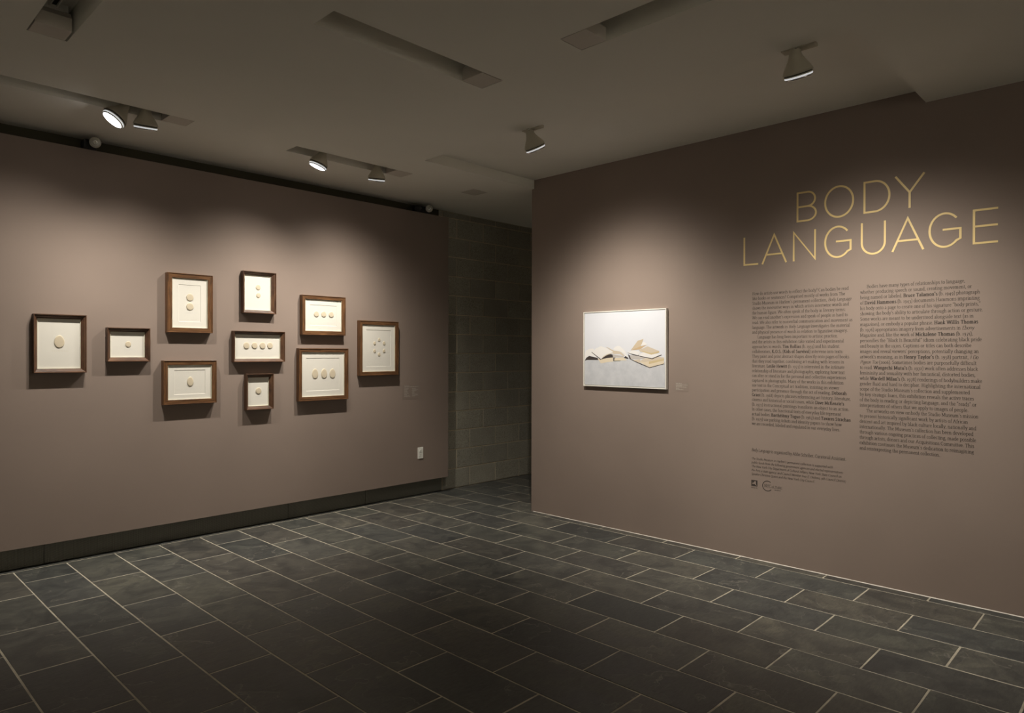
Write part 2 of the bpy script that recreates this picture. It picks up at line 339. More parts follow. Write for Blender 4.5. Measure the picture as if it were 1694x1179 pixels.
# ------------------------------------------------------------------ floor: grout bed and slate tiles
q = MB(); q.box((X0, Y0, -.08), (X1, YL, -.0014)); fl = struct(q.build('floor', M_GROUT))
TX0, TW, TL, G = .9824, .3012, .5950, .0043
def tile_mesh(w, l, seed):
    rn = random.Random(seed); j = lambda: rn.uniform(-.0009, .0009)
    c = .0016; b = MB()
    o = [(-w/2 + j(), -l/2 + j()), (0 + 0, -l/2 + j()), (w/2 + j(), -l/2 + j()), (w/2 + j(), 0), (w/2 + j(), l/2 + j()), (0, l/2 + j()), (-w/2 + j(), l/2 + j()), (-w/2 + j(), 0)]
    inn = [(x - math.copysign(c, x) if abs(x) > .01 else x, y - math.copysign(c, y) if abs(y) > .01 else y) for x, y in o]
    V = [(x, y, -.004) for x, y in o] + [(x, y, -.0010) for x, y in o] + [(x, y, rn.uniform(-.0003, .0003)) for x, y in inn] + [(0, 0, rn.uniform(-.0002, .0006))]
    F = [(i, (i+1) % 8, 8 + (i+1) % 8, 8 + i) for i in range(8)] + [(8 + i, 8 + (i+1) % 8, 16 + (i+1) % 8, 16 + i) for i in range(8)] + [(16 + i, 16 + (i+1) % 8, 24) for i in range(8)]
    return V, F
tcache = {}; cand = []
YT = 5.491
for n in range(-14, 26):
    xa, xb = TX0 + n * TW, TX0 + (n + 1) * TW
    off = 1.027 if n % 2 == 0 else .746
    k = math.floor((Y0 - off) / TL)
    while off + k * TL < YL:
        yt = YT if xa < 4.5 else YL
        ya, yb = max(off + k * TL, Y0), min(off + (k + 1) * TL, yt); k += 1
        if yb - ya < .02: continue
        a, b = max(xa, X0), min(xb, X1)
        if b - a < .02: continue
        if yb <= YE + .3 and b > XR:                 # cut along the right wall
            if a >= XR: continue
            if ya < YE: b = XR - .004
        cand.append((a, b, ya, yb))
vis, rest = [], []
for t in cand:
    a, b, ya, yb = t; P = [project((x, y, 0)) for x in (a, (a + b) / 2, b) for y in (ya, (ya + yb) / 2, yb)]
    P = [p for p in P if p]
    inside = any(-40 < p[0] < 1734 and 560 < p[1] < 1220 for p in P)
    d = math.hypot((a + b) / 2, (ya + yb) / 2)
    (vis if inside else rest).append((d, t))
vis.sort(); print('visible tiles', len(vis), 'others', len(rest))
def place_tile(t, seed):
    a, b, ya, yb = t; w, l = round(b - a - 2 * G, 3), round(yb - ya - 2 * G, 3); key = (w, l, seed % 5)
    if key not in tcache:
        V, F = tile_mesh(w, l, seed); me = bpy.data.meshes.new('slate_tile'); me.from_pydata(V, [], F); me.materials.append(M_SLATE); tcache[key] = me
    o = link('slate_tile', tcache[key], None, fl, ((a + b) / 2, (ya + yb) / 2, random.uniform(-.0006, .0006)))
    o.rotation_euler = (random.uniform(-.0012, .0012), random.uniform(-.0016, .0016), random.uniform(-.0012, .0012))
for i, (d, t) in enumerate(vis[:300]): place_tile(t, i)
m_ = MB()
for d, t in vis[300:] + rest:
    a, b, ya, yb = t; V, F = tile_mesh(b - a - 2 * G, yb - ya - 2 * G, 1); m_.add([(x + (a + b) / 2, y + (ya + yb) / 2, z) for x, y, z in V], F)
tag(m_.build('distant_slate_tiles', M_SLATE, fl), kind='stuff')
# steel-edged slate curb strip at the foot of the block wall, and the caulk bead of the right wall
q = MB(); q.bbox((X0, YT + .006, -.004), (4.593, YL - .012, .006), .001); struct(q.build('trim_2', M_SLATE))
q = MB(); rn = random.Random(3); seg = []
ys = np.arange(Y0 + .02, YE - .002, .05)
for y in ys: seg.append((y, .0055 + rn.uniform(-.0035, .003) * (1 if y < 3.9 else .4)))
for (ya, wa), (yb, wb_) in zip(seg[:-1], seg[1:]):
    q.add([(XR + .001, ya, .0035), (XR - wa, ya, -.001), (XR - wb_, yb, -.001), (XR + .001, yb, .0035)], [(0, 3, 2, 1)])
q.add([(XR, YE, .003), (XR - .004, YE + .006, -.001), (XR + 1.6, YE + .006, -.001), (XR + 1.6, YE, .003)], [(0, 1, 2, 3)])
struct(q.build('trim_3', M_PVC))

# perforated dark metal grille at the foot of the block wall
bl = MB(); bl.box((X0, YL - .012, 0), (4.705, YL - .004, .205)); bl = struct(bl.build('baseboard_left', M_DARK))
seams = [X0, -.6, 1.164, 2.962, 3.755, 4.703]
for a, b in zip(seams[:-1], seams[1:]):
    q = MB(); q.bbox((a + .0015, YL - .022, .006), (b - .0015, YL - .012, .195), .001); o = q.build('grille_panel', M_GRILLE, bl)
    q = MB(); q.bbox((a + .001, YL - .026, .0015), (b - .001, YL - .012, .009), .001); q.build('grille_foot', M_BLACK, bl)

# ------------------------------------------------------------------ junction covers and lighting tracks in the slots
covers = [('x', 1.642, 1.792, 4.597, 4.737, 'pale flush cover plate at the right end of the leftmost ceiling slot'),
          ('x', 3.4225, 3.587, 4.61, 4.765, 'pale flush cover plate at the right end of the middle slot over the left wall'),
          ('x', 2.5504, 2.70, 2.676, 2.833, 'pale flush cover plate at the right end of the lone empty slot in mid ceiling'),
          ('y', 1.9686, 2.117, 2.541, 2.70, 'pale flush cover plate at the end of the slot cut by the top edge'),
          ('y', 3.738, 3.866, .752, .899, 'deep cover box at the far end of the dark slot in the top left corner')]
for (ax, s0, s1, t0, t1, lab) in covers:
    e = empty('junction_cover', ((s0 + s1) / 2, (t0 + t1) / 2, HC) if ax == 'x' else ((t0 + t1) / 2, (s0 + s1) / 2, HC))
    tag(e, lab, 'cover plate', 'junction covers in the ceiling slots')
    # front edge is the low-s side (towards the middle of the slot)
    c = .025; prof = [(s0, HC), (s0, HC + .062), (s0 + c, HC + .092), (s1, HC + .092), (s1, HC)]
    def P(s, t, z): return (s, t, z) if ax == 'x' else (t, s, z)
    q = MB(); n = len(prof)
    V = [P(s, t0, z) for s, z in prof] + [P(s, t1, z) for s, z in prof]
    F = [(i, (i + 1) % n, n + (i + 1) % n, n + i) for i in range(n)] + [tuple(range(n - 1, -1, -1)), tuple(range(n, 2 * n))]
    q.add(V, F); o = q.build('cover_box', M_GREY, e, recalc=True); o.matrix_parent_inverse = Matrix.Translation(-e.location)
    q = MB(); a, b = P(s0 + .02, t0 + .01, HC + .093), P(s1, t1 - .01, HC + .125)
    q.box(a, b); o = q.build('conduit_block', M_CEIL, e); o.matrix_parent_inverse = Matrix.Translation(-e.location)
tl = ['white lighting track inside the leftmost slot over the left wall', 'white lighting track inside the middle slot over the left wall',
      'white lighting track inside the empty slot in mid ceiling', 'white lighting track inside the slot at the top edge right of centre', 'white lighting track inside the dark slot in the top left corner']
for s, (ax, s0, s1, t0, t1, _), lab in zip(SLOTS, covers, tl):
    a, b = (s[0] + .005, s0 + .02) if ax == 'x' else (s[1] + .005, s0 + .02)
    cc = ((s[1] + s[3]) / 2) if ax == 'x' else ((s[0] + s[2]) / 2)
    def P(u, v, z): return (u, v, z) if ax == 'x' else (v, u, z)
    e = empty('lighting_track', P((a + b) / 2, cc, HC + .125)); tag(e, lab, 'track', 'lighting tracks in the ceiling slots')
    q = MB()
    for v0, v1, z0 in ((-.018, -.012, .100), (.012, .018, .100), (-.018, .018, .118)):
        p0, p1 = P(a, cc + v0, HC + z0), P(b, cc + v1, HC + .1245); q.box(p0, p1)
    o = q.build('rail', M_CEIL, e); o.matrix_parent_inverse = Matrix.Translation(-e.location)
    q = MB(); p0, p1 = P(a, cc - .012, HC + .112), P(b, cc + .012, HC + .118); q.box(p0, p1)
    o = q.build('conductor_insert', M_BLACK, e); o.matrix_parent_inverse = Matrix.Translation(-e.location)
M_COVER = mat('plate_enamel', (.55, .52, .46), .55)
# flush square fitting beyond the slots
e = empty('ceiling_plate', (4.39, 4.71, HC)); tag(e, 'small square flush plate in the ceiling near the block wall', 'cover plate')
q = MB(); x0, x1, y0, y1 = 4.303, 4.480, 4.622, 4.80
for a, b in (((x0, y0), (x1, y0 + .008)), ((x0, y1 - .008), (x1, y1)), ((x0, y0 + .008), (x0 + .008, y1 - .008)), ((x1 - .008, y0 + .008), (x1, y1 - .008))):
    q.box((*a, HC - .003), (*b, HC - .0002))
o = q.build('rim', M_GREY, e); o.matrix_parent_inverse = Matrix.Translation(-e.location)
q = MB(); q.box((x0 + .010, y0 + .010, HC - .0022), (x1 - .010, y1 - .010, HC - .0002)); o = q.build('cover', M_COVER, e); o.matrix_parent_inverse = Matrix.Translation(-e.location)

# ------------------------------------------------------------------ spotlights
def rotz_to(a):      # matrix turning -Z into direction a
    return Vector((0, 0, -1)).rotation_difference(a).to_matrix().to_4x4()
BELL = [(.024, .004), (.028, 0), (.030, -.006), (.033, -.016), (.041, -.032), (.052, -.050), (.0615, -.066), (.0685, -.080), (.0722, -.092)]
bell_in = [(.0722, -.092), (.0700, -.0925), (.066, -.088)]
def make_lamp(first=None):
    """a lamp built with its neck joint at the origin, beam along -Z; returns part meshes"""
    P = {}
    q = MB(); q.lathe([(.024, .004)] + BELL[1:] + bell_in, 40, cap0=True); P['bell'] = (q, M_LAMP)
    q = MB(); q.lathe([(.068, -.089), (.0655, -.0980)], 40); P['gasket'] = (q, M_BLACK)
    q = MB(); q.lathe([(.0650, -.0970), (.0684, -.0975), (.0686, -.1030), (.0668, -.1035)], 40); P['retaining_ring'] = (q, M_LAMP)
    q = MB(); q.lathe([(.0668, -.1033), (.0676, -.1045), (.0672, -.1108), (.0660, -.1112)], 40); P['glowing_gap'] = (q, M_LEAK)
    q = MB(); q.lathe([(.0655, -.1110), (.0660, -.1115), (.0655, -.1180), (.0640, -.1195), (.0600, -.1190), (.0595, -.1160), (.0595, -.113)], 40); P['trim_ring'] = (q, M_CHROME)
    q = MB(); q.lathe([(.0597, -.1165), (.0560, -.1172), (.040, -.1178), (.0008, -.1180)], 40, cap1=True)
    P['lens'] = (q, M_LENS)
    return {k: (a.build(k, b, None), b) for k, (a, b) in P.items()}
def profile(ld, st):
    """measured-style beam: bright core fading into an even spill up to the cut-off of the bell"""
    ld.use_nodes = True; nt = ld.node_tree; em = nt.nodes['Emission']
    tc = nt.nodes.new('ShaderNodeTexCoord'); sp = nt.nodes.new('ShaderNodeSeparateXYZ'); nt.links.new(tc.outputs['Normal'], sp.inputs[0])
    ab = nt.nodes.new('ShaderNodeMath'); ab.operation = 'ABSOLUTE'; nt.links.new(sp.outputs[2], ab.inputs[0])
    r = nt.nodes.new('ShaderNodeValToRGB'); e = r.color_ramp.elements; r.color_ramp.interpolation = 'B_SPLINE'
    while len(e) < len(st): e.new(.5)
    for q, (deg, v) in zip(e, sorted([(math.cos(math.radians(d)), v) for d, v in st])): q.position = deg; q.color = (v, v, v, 1)
    nt.links.new(ab.outputs[0], r.inputs[0]); nt.links.new(r.outputs[0], em.inputs['Strength'])
proto = None
for i, (lc, tn, aim, watts, cone, BEAM, lab) in enumerate(LAMPS + FILL_LAMPS):
    a = Vector((tn[0], tn[1], -1)).normalized(); piv = Vector(lc) - a * .118
    right = i in (4, 5); R_ = rotz_to(a)
    e = empty('spotlight', piv); tag(e, lab, 'spotlight', 'bell spotlights on the ceiling' if i < 6 else 'added fill spotlights out of view')
    if proto is None:
        proto = make_lamp(); parts = {k: v[0] for k, v in proto.items()}
    else:
        parts = {}
        for k, (o, m) in proto.items():
            c = o.copy(); COL.objects.link(c); parts[k] = c
    for o in parts.values(): o.parent = e; o.matrix_local = R_
    far = i > 5; top = (HC + .01) if right else (HC + (.090 if not far else -.012))
    # neck: straight stem from the mount to the joint
    q = MB(); hz = top - piv.z
    q.lathe([(.0255, -.012), (.0285, -.004), (.0285, hz - .012), (.024, hz - .008), (.024, hz)], 28, cap0=True, cap1=True)
    q.build('neck', M_LAMP, e)
    q = MB(); n_ = Vector((-.70, -.72, 0)) if not right else Vector((-.86, -.5, 0)); R2 = Vector((0, 0, 1)).rotation_difference(n_.normalized()).to_matrix().to_4x4()
    q.lathe([(.0062, .0255), (.0062, .0305), (.0045, .0318)], 14, M=Matrix.Translation((0, 0, .016)) @ R2, cap1=True); q.build('pivot_screw', M_CHROME, e)
    q = MB()
    if right: q.bbox((RX0 + .002 - piv.x, -.10, HC - .004 - piv.z), (.030, .062, HC + .014 - piv.z), .002); q.bbox((-.022, -.06, HC + .01 - piv.z), (.022, .05, HR - .0005 - piv.z), .002)
    elif far: q.bbox((-.05, -.02, HC - .0125 - piv.z), (.05, .02, HC - .0005 - piv.z), .002)
    else: q.bbox((-.05, 4.667 - piv.y - .016, HC + .088 - piv.z), (.05, 4.667 - piv.y + .016, HC + .0995 - piv.z), .002)
    q.build('track_adapter', M_LAMP, e)
    ld = bpy.data.lights.new('bulb', 'SPOT'); ld.energy = watts; ld.color = LIGHT_COL; ld.spot_size = math.radians(cone); ld.spot_blend = .85; profile(ld, BEAM)
    ld.shadow_soft_size = .022
    lo = bpy.data.objects.new('bulb', ld); COL.objects.link(lo); lo.parent = e; lo.matrix_local = Matrix.Translation(a * .125) @ rotz_to(Vector((aim[0], aim[1], -1)).normalized())

# ------------------------------------------------------------------ framed reliefs on the floating wall
# outer x0,x1,ztop,zbot, opening x0,x1,ztop,zbot ; eggs x,z,rx,rz ; profile ; pressed border
ART = {
'A': ([1.0816, 1.3893, 1.7072, 1.3109, 1.1051, 1.3584, 1.6773, 1.34], [(1.233, 1.523, 0.03, 0.0426)], 'o', 0, 'upright dark walnut frame around one large plain oval, leftmost of the ten framed reliefs'),
'B': ([1.5174, 1.7997, 1.6278, 1.3845, 1.5413, 1.7691, 1.599, 1.4146], [(1.66, 1.51, 0.0192, 0.0214)], 'o', 0, 'small wide walnut frame holding a single tiny disc, second from the left'),
'C': ([1.9189, 2.257, 2.053, 1.6021, 1.9555, 2.2193, 2.0158, 1.6395], [(2.089, 1.874, 0.0267, 0.0278), (2.089, 1.803, 0.0267, 0.0278)], 'f', 1, 'upright walnut frame with two stacked discs inside a pressed border line'),
'D': ([1.8914, 2.2869, 1.3907, 1.0577, 1.9252, 2.2512, 1.3555, 1.0936], [(1.228 + .863, 1.228, 0.0231, 0.0363)], 'f', 1, 'wide walnut frame with one upright egg in a pressed border, lower left of the cluster'),
'E': ([2.5029, 2.7865, 2.1171, 1.7734, 2.5222, 2.7489, 2.0869, 1.8009], [(2.641, 1.991, 0.0198, 0.022), (2.643, 1.925, 0.0183, 0.02)], 'o', 0, 'small upright walnut frame with two small stacked discs, highest of all the frames'),
'F': ([2.425, 2.8655, 1.6277, 1.3744, 2.4437, 2.8321, 1.5995, 1.4013], [(2.541, 1.509, 0.025, 0.0276), (2.61, 1.51, 0.0244, 0.0264), (2.679, 1.51, 0.0253, 0.0276), (2.744, 1.511, 0.0241, 0.0263)], 'o', 0, 'long low walnut frame with a row of four ovals'),
'G': ([2.5304, 2.7638, 1.2769, 0.9824, 2.5517, 2.7299, 1.2474, 1.0108], [(2.644, 1.136, 0.0241, 0.0265)], 'o', 0, 'smallest upright walnut frame with a single oval, lowest of the cluster under the four-oval frame'),
'H': ([3.0256, 3.457, 1.9543, 1.6074, 3.0572, 3.4179, 1.9191, 1.6443], [(3.169, 1.793, 0.0238, 0.0261), (3.242, 1.794, 0.0242, 0.0263), (3.317, 1.794, 0.0246, 0.0266)], 'f', 1, 'wide walnut frame with three small round eggs, above the frame of three tall eggs'),
'I': ([2.9943, 3.4866, 1.49, 1.0307, 3.0266, 3.4472, 1.4551, 1.0665], [(3.157, 1.267, 0.0291, 0.0442), (3.246, 1.267, 0.0291, 0.0436), (3.331, 1.266, 0.0291, 0.0435)], 'f', 1, 'large nearly square walnut frame with three tall eggs in a row'),
'J': ([3.61, 4.0507, 1.7528, 1.2389, 3.6426, 4.0132, 1.7151, 1.2748], [(3.835, 1.576, 0.0138, 0.0173), (3.891, 1.544, 0.014, 0.0174), (3.891, 1.471, 0.014, 0.0174), (3.835, 1.437, 0.0138, 0.0173), (3.782, 1.47, 0.0137, 0.0172), (3.782, 1.543, 0.0137, 0.0172)], 'f', 1, 'upright walnut frame with a ring of six tiny eggs, rightmost of the ten'),
}
PROF = {'f': [(0, 0), (0, .047), (.04, .048), (.14, .048), (.17, .0445), (.93, .0435), (.96, .042), (1, .041), (1, .0375)],
        'o': [(0, 0), (0, .047), (.03, .048), (.16, .048), (.30, .041), (.38, .0405), (.55, .038), (.72, .0315), (.90, .029), (.93, .0265), (1, .026), (1, .0225)]}
def rails(R, prof, m, parent, D=(0, 0, 0)):
    """four mitred rails; R = outer/inner rectangle; u to the right, z up, depth d towards the room"""
    ox0, ox1, ozt, ozb, ix0, ix1, izt, izb = R
    C = [((ox0, ozt), (ix0, izt)), ((ox1, ozt), (ix1, izt)), ((ox1, ozb), (ix1, izb)), ((ox0, ozb), (ix0, izb))]
    out = []
    for k in range(4):
        (oa, ia), (ob, ib) = C[k], C[(k + 1) % 4]; V = []; F = []; n = len(prof); ln = math.dist(oa, ob); UV = []
        for (o_, i_), u in (((oa, ia), 0), ((ob, ib), ln)):
            for t, d in prof: V.append((o_[0] + (i_[0] - o_[0]) * t, -d, o_[1] + (i_[1] - o_[1]) * t)); UV.append((u, t * .03 + d))
        for j in range(n): F.append((j, (j + 1) % n, n + (j + 1) % n, n + j))
        me = bpy.data.meshes.new('frame_rail'); me.from_pydata([tuple(a - b for a, b in zip(v, D)) for v in V], [], F)
        uvl = me.uv_layers.new(name='grain')
        for lp in me.loops: uvl.data[lp.index].uv = UV[lp.vertex_index]
        bm = bmesh.new(); bm.from_mesh(me); bmesh.ops.holes_fill(bm, edges=[e for e in bm.edges if e.is_boundary]); bmesh.ops.recalc_face_normals(bm, faces=bm.faces); bm.to_mesh(me); bm.free()
        out.append(link('frame_rail', me, m, parent))
    return out
def egg(q, x, z, rx, rz, y0, h, sharp):
    """low dome with an egg outline (narrower at the top), rising h towards the room from y0"""
    n = 28; rings = [(1, 0), (.995, .45), (.965, .78), (.90, .93), (.7, .99), (.35, 1.0)]
    V = []; F = []
    for s, g in rings:
        for i in range(n):
            a = 2 * math.pi * i / n; zz = math.sin(a); k = 1 - sharp * zz
            V.append((x + rx * s * math.cos(a) * k, y0 - h * g, z + rz * s * zz))
    V.append((x, y0 - h, z))
    for l in range(len(rings) - 1):
        for i in range(n): j = (i + 1) % n; F.append((l*n+i, l*n+j, l*n+n+j, l*n+n+i))
    k = (len(rings) - 1) * n
    for i in range(n): F.append((k + i, k + (i + 1) % n, len(V) - 1))
    q.add(V, F, 0, True)
for key, (R, eggs, pk, press, lab) in ART.items():
    cx, cz = (R[0] + R[1]) / 2, (R[2] + R[3]) / 2
    e = empty('framed_relief', (cx, YP - .0005, cz)); tag(e, lab, 'framed artwork', 'framed paper reliefs on the left wall')
    Rr = [v - cx if i in (0, 1, 4, 5) else v - cz for i, v in enumerate(R)]
    rails(Rr, PROF[pk], M_WOOD if pk == 'f' else M_WOODD, e)
    ix0, ix1, izt, izb = Rr[4:]
    # light spacer strips between glass and paper
    dg, dp = (.0385, .0325) if pk == 'f' else (.0235, .0175)
    q = MB(); s = .0025
    for a, b in (((ix0 - .001, izb - .001), (ix0 + s, izt + .001)), ((ix1 - s, izb - .001), (ix1 + .001, izt + .001)), ((ix0 + s, izt - s), (ix1 - s, izt + .001)), ((ix0 + s, izb - .001), (ix1 - s, izb + s))):
        q.box((a[0], -dg - .0005, a[1]), (b[0], -dp + .001, b[1]))
    q.build('spacer', M_SPACE, e)
    q = MB()
    x0, x1, zt, zb = ix0 - .002, ix1 + .002, izt + .002, izb - .002
    if press:
        mx = (ix1 - ix0) * (.185 if key in 'CJ' else .135); mz = (izt - izb) * (.12 if key in 'CIJ' else .17)
        mx = {'C': .050, 'D': .048, 'H': .046, 'I': .044, 'J': .046}[key]; mz = {'C': .047, 'D': .038, 'H': .046, 'I': .050, 'J': .047}[key]
        a0, a1, at, ab = ix0 + mx, ix1 - mx, izt - mz, izb + mz; d = .0022; g = .002
        outer = [(x0, zb), (x1, zb), (x1, zt), (x0, zt)]; i1 = [(a0, ab), (a1, ab), (a1, at), (a0, at)]; i2 = [(a0 + g, ab + g), (a1 - g, ab + g), (a1 - g, at - g), (a0 + g, at - g)]
        V = [(x, -dp, z) for x, z in outer] + [(x, -dp, z) for x, z in i1] + [(x, -dp + d, z) for x, z in i2]
        F = []
        for r0 in (0, 4):
            for i in range(4): j = (i + 1) % 4; F.append((r0 + i, r0 + j, r0 + 4 + j, r0 + 4 + i))
        F.append((8, 9, 10, 11)); q.add(V, F); yb = -dp + d
        q.box((x0, -dp + d + .0005, zb), (x1, -dp + d + .002, zt))
    else:
        q.box((x0, -dp, zb), (x1, -dp + .003, zt)); yb = -dp
    q.build('paper_sheet', M_PAPER, e)
    for (x, z, rx, rz) in eggs:
        q = MB(); egg(q, 0, 0, rx, rz, 0, .0055 if rx > .02 else .0045, .10 if key in 'ADIJH' else .03)
        q.build('paper_egg', M_EGG, e, (x - cx, yb + .0003, z - cz))
    if key in 'ABCDFGIJ':       # faint pencil line under the relief
        ez = min(z - rz for x, z, rx, rz in eggs) - cz - .020; ex = sum(x for x, *_ in eggs) / len(eggs) - cx; q = MB(); rn = random.Random(key)
        wd = .028 if key in 'BG' else .045; x = ex - wd
        while x < ex + wd:
            l = rn.uniform(.006, .016); q.box((x, yb - .0002, ez - .0006), (x + l, yb + .0001, ez + .0006)); x += l + rn.uniform(.003, .007)
        q.build('pencil_signature', PRM['flr'] if key != 'A' else M_EGG, e)
    q = MB(); q.add([(ix0 - .001, -dg - .0009, izb - .001), (ix1 + .001, -dg - .0009, izb - .001), (ix1 + .001, -dg - .0009, izt + .001), (ix0 - .001, -dg - .0009, izt + .001)], [(0, 1, 2, 3)])
    q.build('glazing', M_GLAZE, e)

# ------------------------------------------------------------------ framed photograph on the right wall (u = -y)
KY0, KY1, KZT, KZB = 3.6250, 2.8175, 1.8023, 1.1737
e = empty('framed_photograph', (XR - .0005, (KY0 + KY1) / 2, (KZT + KZB) / 2)); tag(e, 'thin white frame around a wide pale photograph of open books heaped on concrete', 'framed artwork')
e.rotation_euler = (0, 0, -math.pi / 2)     # local x -> -y (to the right), local -y -> -x (into the room)
cy, cz = e.location.y, e.location.z; hw, hh = (KY0 - KY1) / 2, (KZT - KZB) / 2; t = .0075
rails([-hw, hw, hh, -hh, -hw + t, hw - t, hh - t, -hh + t], [(0, 0), (0, .0255), (.05, .026), (.95, .026), (1, .0255), (1, .012)], M_WFRAME, e)
q = MB(); q.box((-hw + t - .001, -.014, -hh + t - .001), (hw - t + .001, -.002, hh - t + .001)); q.build('backing_board', M_SPACE, e)
g = .0045; x0, x1, z0, z1 = -hw + t + g, hw - t - g, -hh + t + g, hh - t - g
q = MB(); q.box((x0, -.0215, z0), (x1, -.013, z1), 0)
names = ['bg'] + [k for k in PRM if k != 'bg']; idx = {k: i for i, k in enumerate(names)}
def U(y): return min(max(cy - y, x0), x1)
horizon = [(3.63, 1.392), (3.417, 1.396), (3.17, 1.412), (3.065, 1.386), (2.83, 1.388)]
q.add([(U(y), -.0216, z - cz) for y, z in horizon] + [(x1, -.0216, z0), (x0, -.0216, z0)], [(0, 6, 5, 4, 3, 2, 1)], idx['flr'])
for i, (k, P) in enumerate(PRINT):
    V = [(U(y), -.0217 - i * .00003, min(max(z - cz, z0), z1)) for y, z in P]
    A = sum(V[j][0] * V[(j+1) % len(V)][2] - V[(j+1) % len(V)][0] * V[j][2] for j in range(len(V)))
    if A < 0: V = V[::-1]
    q.add(V, [tuple(range(len(V)))], idx[k])
q.build('photographic_print', [PRM[k] for k in names], e)

# ------------------------------------------------------------------ small fittings on the floating wall
e = empty('wall_outlet', (4.3565, YP - .0003, .4436)); tag(e, 'ivory double wall socket low on the taupe wall near its right end', 'outlet')
q = MB(); q.bbox((-.0355, -.006, -.0575), (.0355, 0, .0575), .0025); q.build('cover_plate', M_PLASTIC, e)
for s in (.0195, -.0195):
    q = MB(); n = 20; pts = []
    for i in range(n):
        a = 2 * math.pi * i / n; pts.append((.0172 * math.cos(a), max(-.0135, min(.0135, .0172 * math.sin(a)))))
    q.add([(x, -.0058, z) for x, z in pts] + [(x, -.0085, z) for x, z in pts], [tuple(range(n, 2 * n))] + [(i, (i + 1) % n, n + (i + 1) % n, n + i) for i in range(n)])
    o = q.build('receptacle', M_PLASTIC, e, (0, 0, s), recalc=True)
    q = MB(); q.box((-.0075, -.0088, .000), (-.0052, -.0084, .0085)); q.box((.0052, -.0088, .001), (.0072, -.0084, .0078)); q.lathe([(.0028, 0), (.0028, .0004)], 10, M=Matrix.Translation((0, -.0084, -.0065)) @ Matrix.Rotation(math.pi / 2, 4, 'X'), cap1=True)
    q.build('slots', M_SLOT, o)
q = MB(); q.lathe([(.0032, 0), (.003, .0012)], 12, M=Matrix.Translation((0, -.006, 0)) @ Matrix.Rotation(math.pi / 2, 4, 'X'), cap1=True); q.build('screw', M_CHROME, e)

def text_bars(q, u0, u1, z, h, y, seed, gap=.35):
    rn = random.Random(seed); u = u0
    while u < u1 - h * .8:
        l = min(rn.uniform(1.6, 5.5) * h, u1 - u); q.add([(u, y, z), (u + l, y, z), (u + l, y, z + h), (u, y, z + h)], [(0, 1, 2, 3)]); u += l + h * .7
e = empty('wall_label', (4.2432, YP - .0003, 1.062)); tag(e, 'thin clear label with two columns of pale type near the wall socket', 'label')
q = MB(); q.box((-.1116, -.0006, -.0707), (.1116, 0, .0707)); q.build('film', M_TAPE, e)
q = MB()
text_bars(q, -.086, -.030, .0600, .0045, -.0008, 1); text_bars(q, -.086, .086, .0500, .0045, -.0008, 2)
for c0, ws in ((-.086, (.05, .045, .03, .04, .045, .05, .035, .06, .07)), (.008, (.05, .075, .06, .04, .035, .03, .07, .075, .04))):
    for i, wd in enumerate(ws): text_bars(q, c0, c0 + wd, .0330 - i * .0095, .0042, -.0008, 10 + i)
tag(q.build('small_type', M_INKL, e), kind='stuff')
e = empty('wall_diagram', (4.243, YP - .0003, 1.172)); tag(e, 'faint vinyl key diagram of frame outlines above the clear wall label', 'label')
q = MB(); sc_ = .165 / 2.97
for R, *_ in ART.values():
    x0, x1, zt, zb = [(v - c) * sc_ for v, c in zip(R[:4], (2.566, 2.566, 1.55, 1.55))]; t = .0011
    for a, b in (((x0, zb), (x1, zb + t)), ((x0, zt - t), (x1, zt)), ((x0, zb), (x0 + t, zt)), ((x1 - t, zb), (x1, zt))): q.add([(a[0], -.0005, a[1]), (b[0], -.0005, a[1]), (b[0], -.0005, b[1]), (a[0], -.0005, b[1])], [(0, 1, 2, 3)])
q.build('frame_outlines', M_TAPE, e)
e = empty('wall_label', (XR - .0003, 2.6957, 1.1948)); e.rotation_euler = (0, 0, -math.pi / 2); tag(e, 'thin clear label with pale small type right of the white framed photograph', 'label')
q = MB(); q.box((-.0575, -.0006, -.034), (.0575, 0, .034)); q.build('film', M_TAPE, e)
q = MB()
for i, (z, wd) in enumerate(((.0235, .050), (.0145, .098), (.0078, .050), (-.0015, .090), (-.0125, .028), (-.0200, .064))): text_bars(q, -.050, -.050 + wd, z, .0040 if i else .0055, -.0008, 30 + i)
tag(q.build('small_type', M_INKL, e), kind='stuff')

# emergency lamp heads on top of the floating wall
def lamp_head(e, name, loc, r, aim, ring=False):
    R_ = Matrix.Translation(Vector(loc)) @ Vector((0, 0, 1)).rotation_difference(Vector(aim).normalized()).to_matrix().to_4x4()
    q = MB(); q.lathe([(r * .45, -.055), (r * .62, -.05), (r * .80, -.035), (r * .97, -.012), (r, 0), (r, .005), (r * .94, .006)], 28, M=R_, cap0=True); h = q.build(name, M_LAMP if not ring else M_BLACK, e)
    q = MB(); q.lathe([(r * .93, .005), (r * .8, .0075), (r * .45, .009), (.0005, .0095)], 28, M=R_); q.build('lens', M_GLS if not ring else M_BLACK, h)
    q = MB(); q.lathe([(r * .44, .010), (r * .40, .0125), (r * .25, .0125), (r * .22, .010)], 18, M=R_); q.build('reflector_ring', M_CHROME, h)
e = empty('emergency_light', (1.42, 5.42, 2.87)); tag(e, 'single round emergency lamp head on top of the left wall, near the glowing spotlight', 'emergency light', 'emergency lamp heads')
lamp_head(e, 'lamp_head', (.010, -.048, .031), .036, (-.30, -.95, -.12))
q = MB(); q.bbox((-.045, .012, -.001), (.035, .085, .062), .004); q.build('battery_housing', M_BLACK, e)
q = MB(); q.lathe([(.009, 0), (.009, .05)], 12, M=Matrix.Translation((.0, .015, .030)) @ Matrix.Rotation(math.pi / 2, 4, 'X'), cap0=True, cap1=True); q.build('swivel_arm', M_BLACK, e)
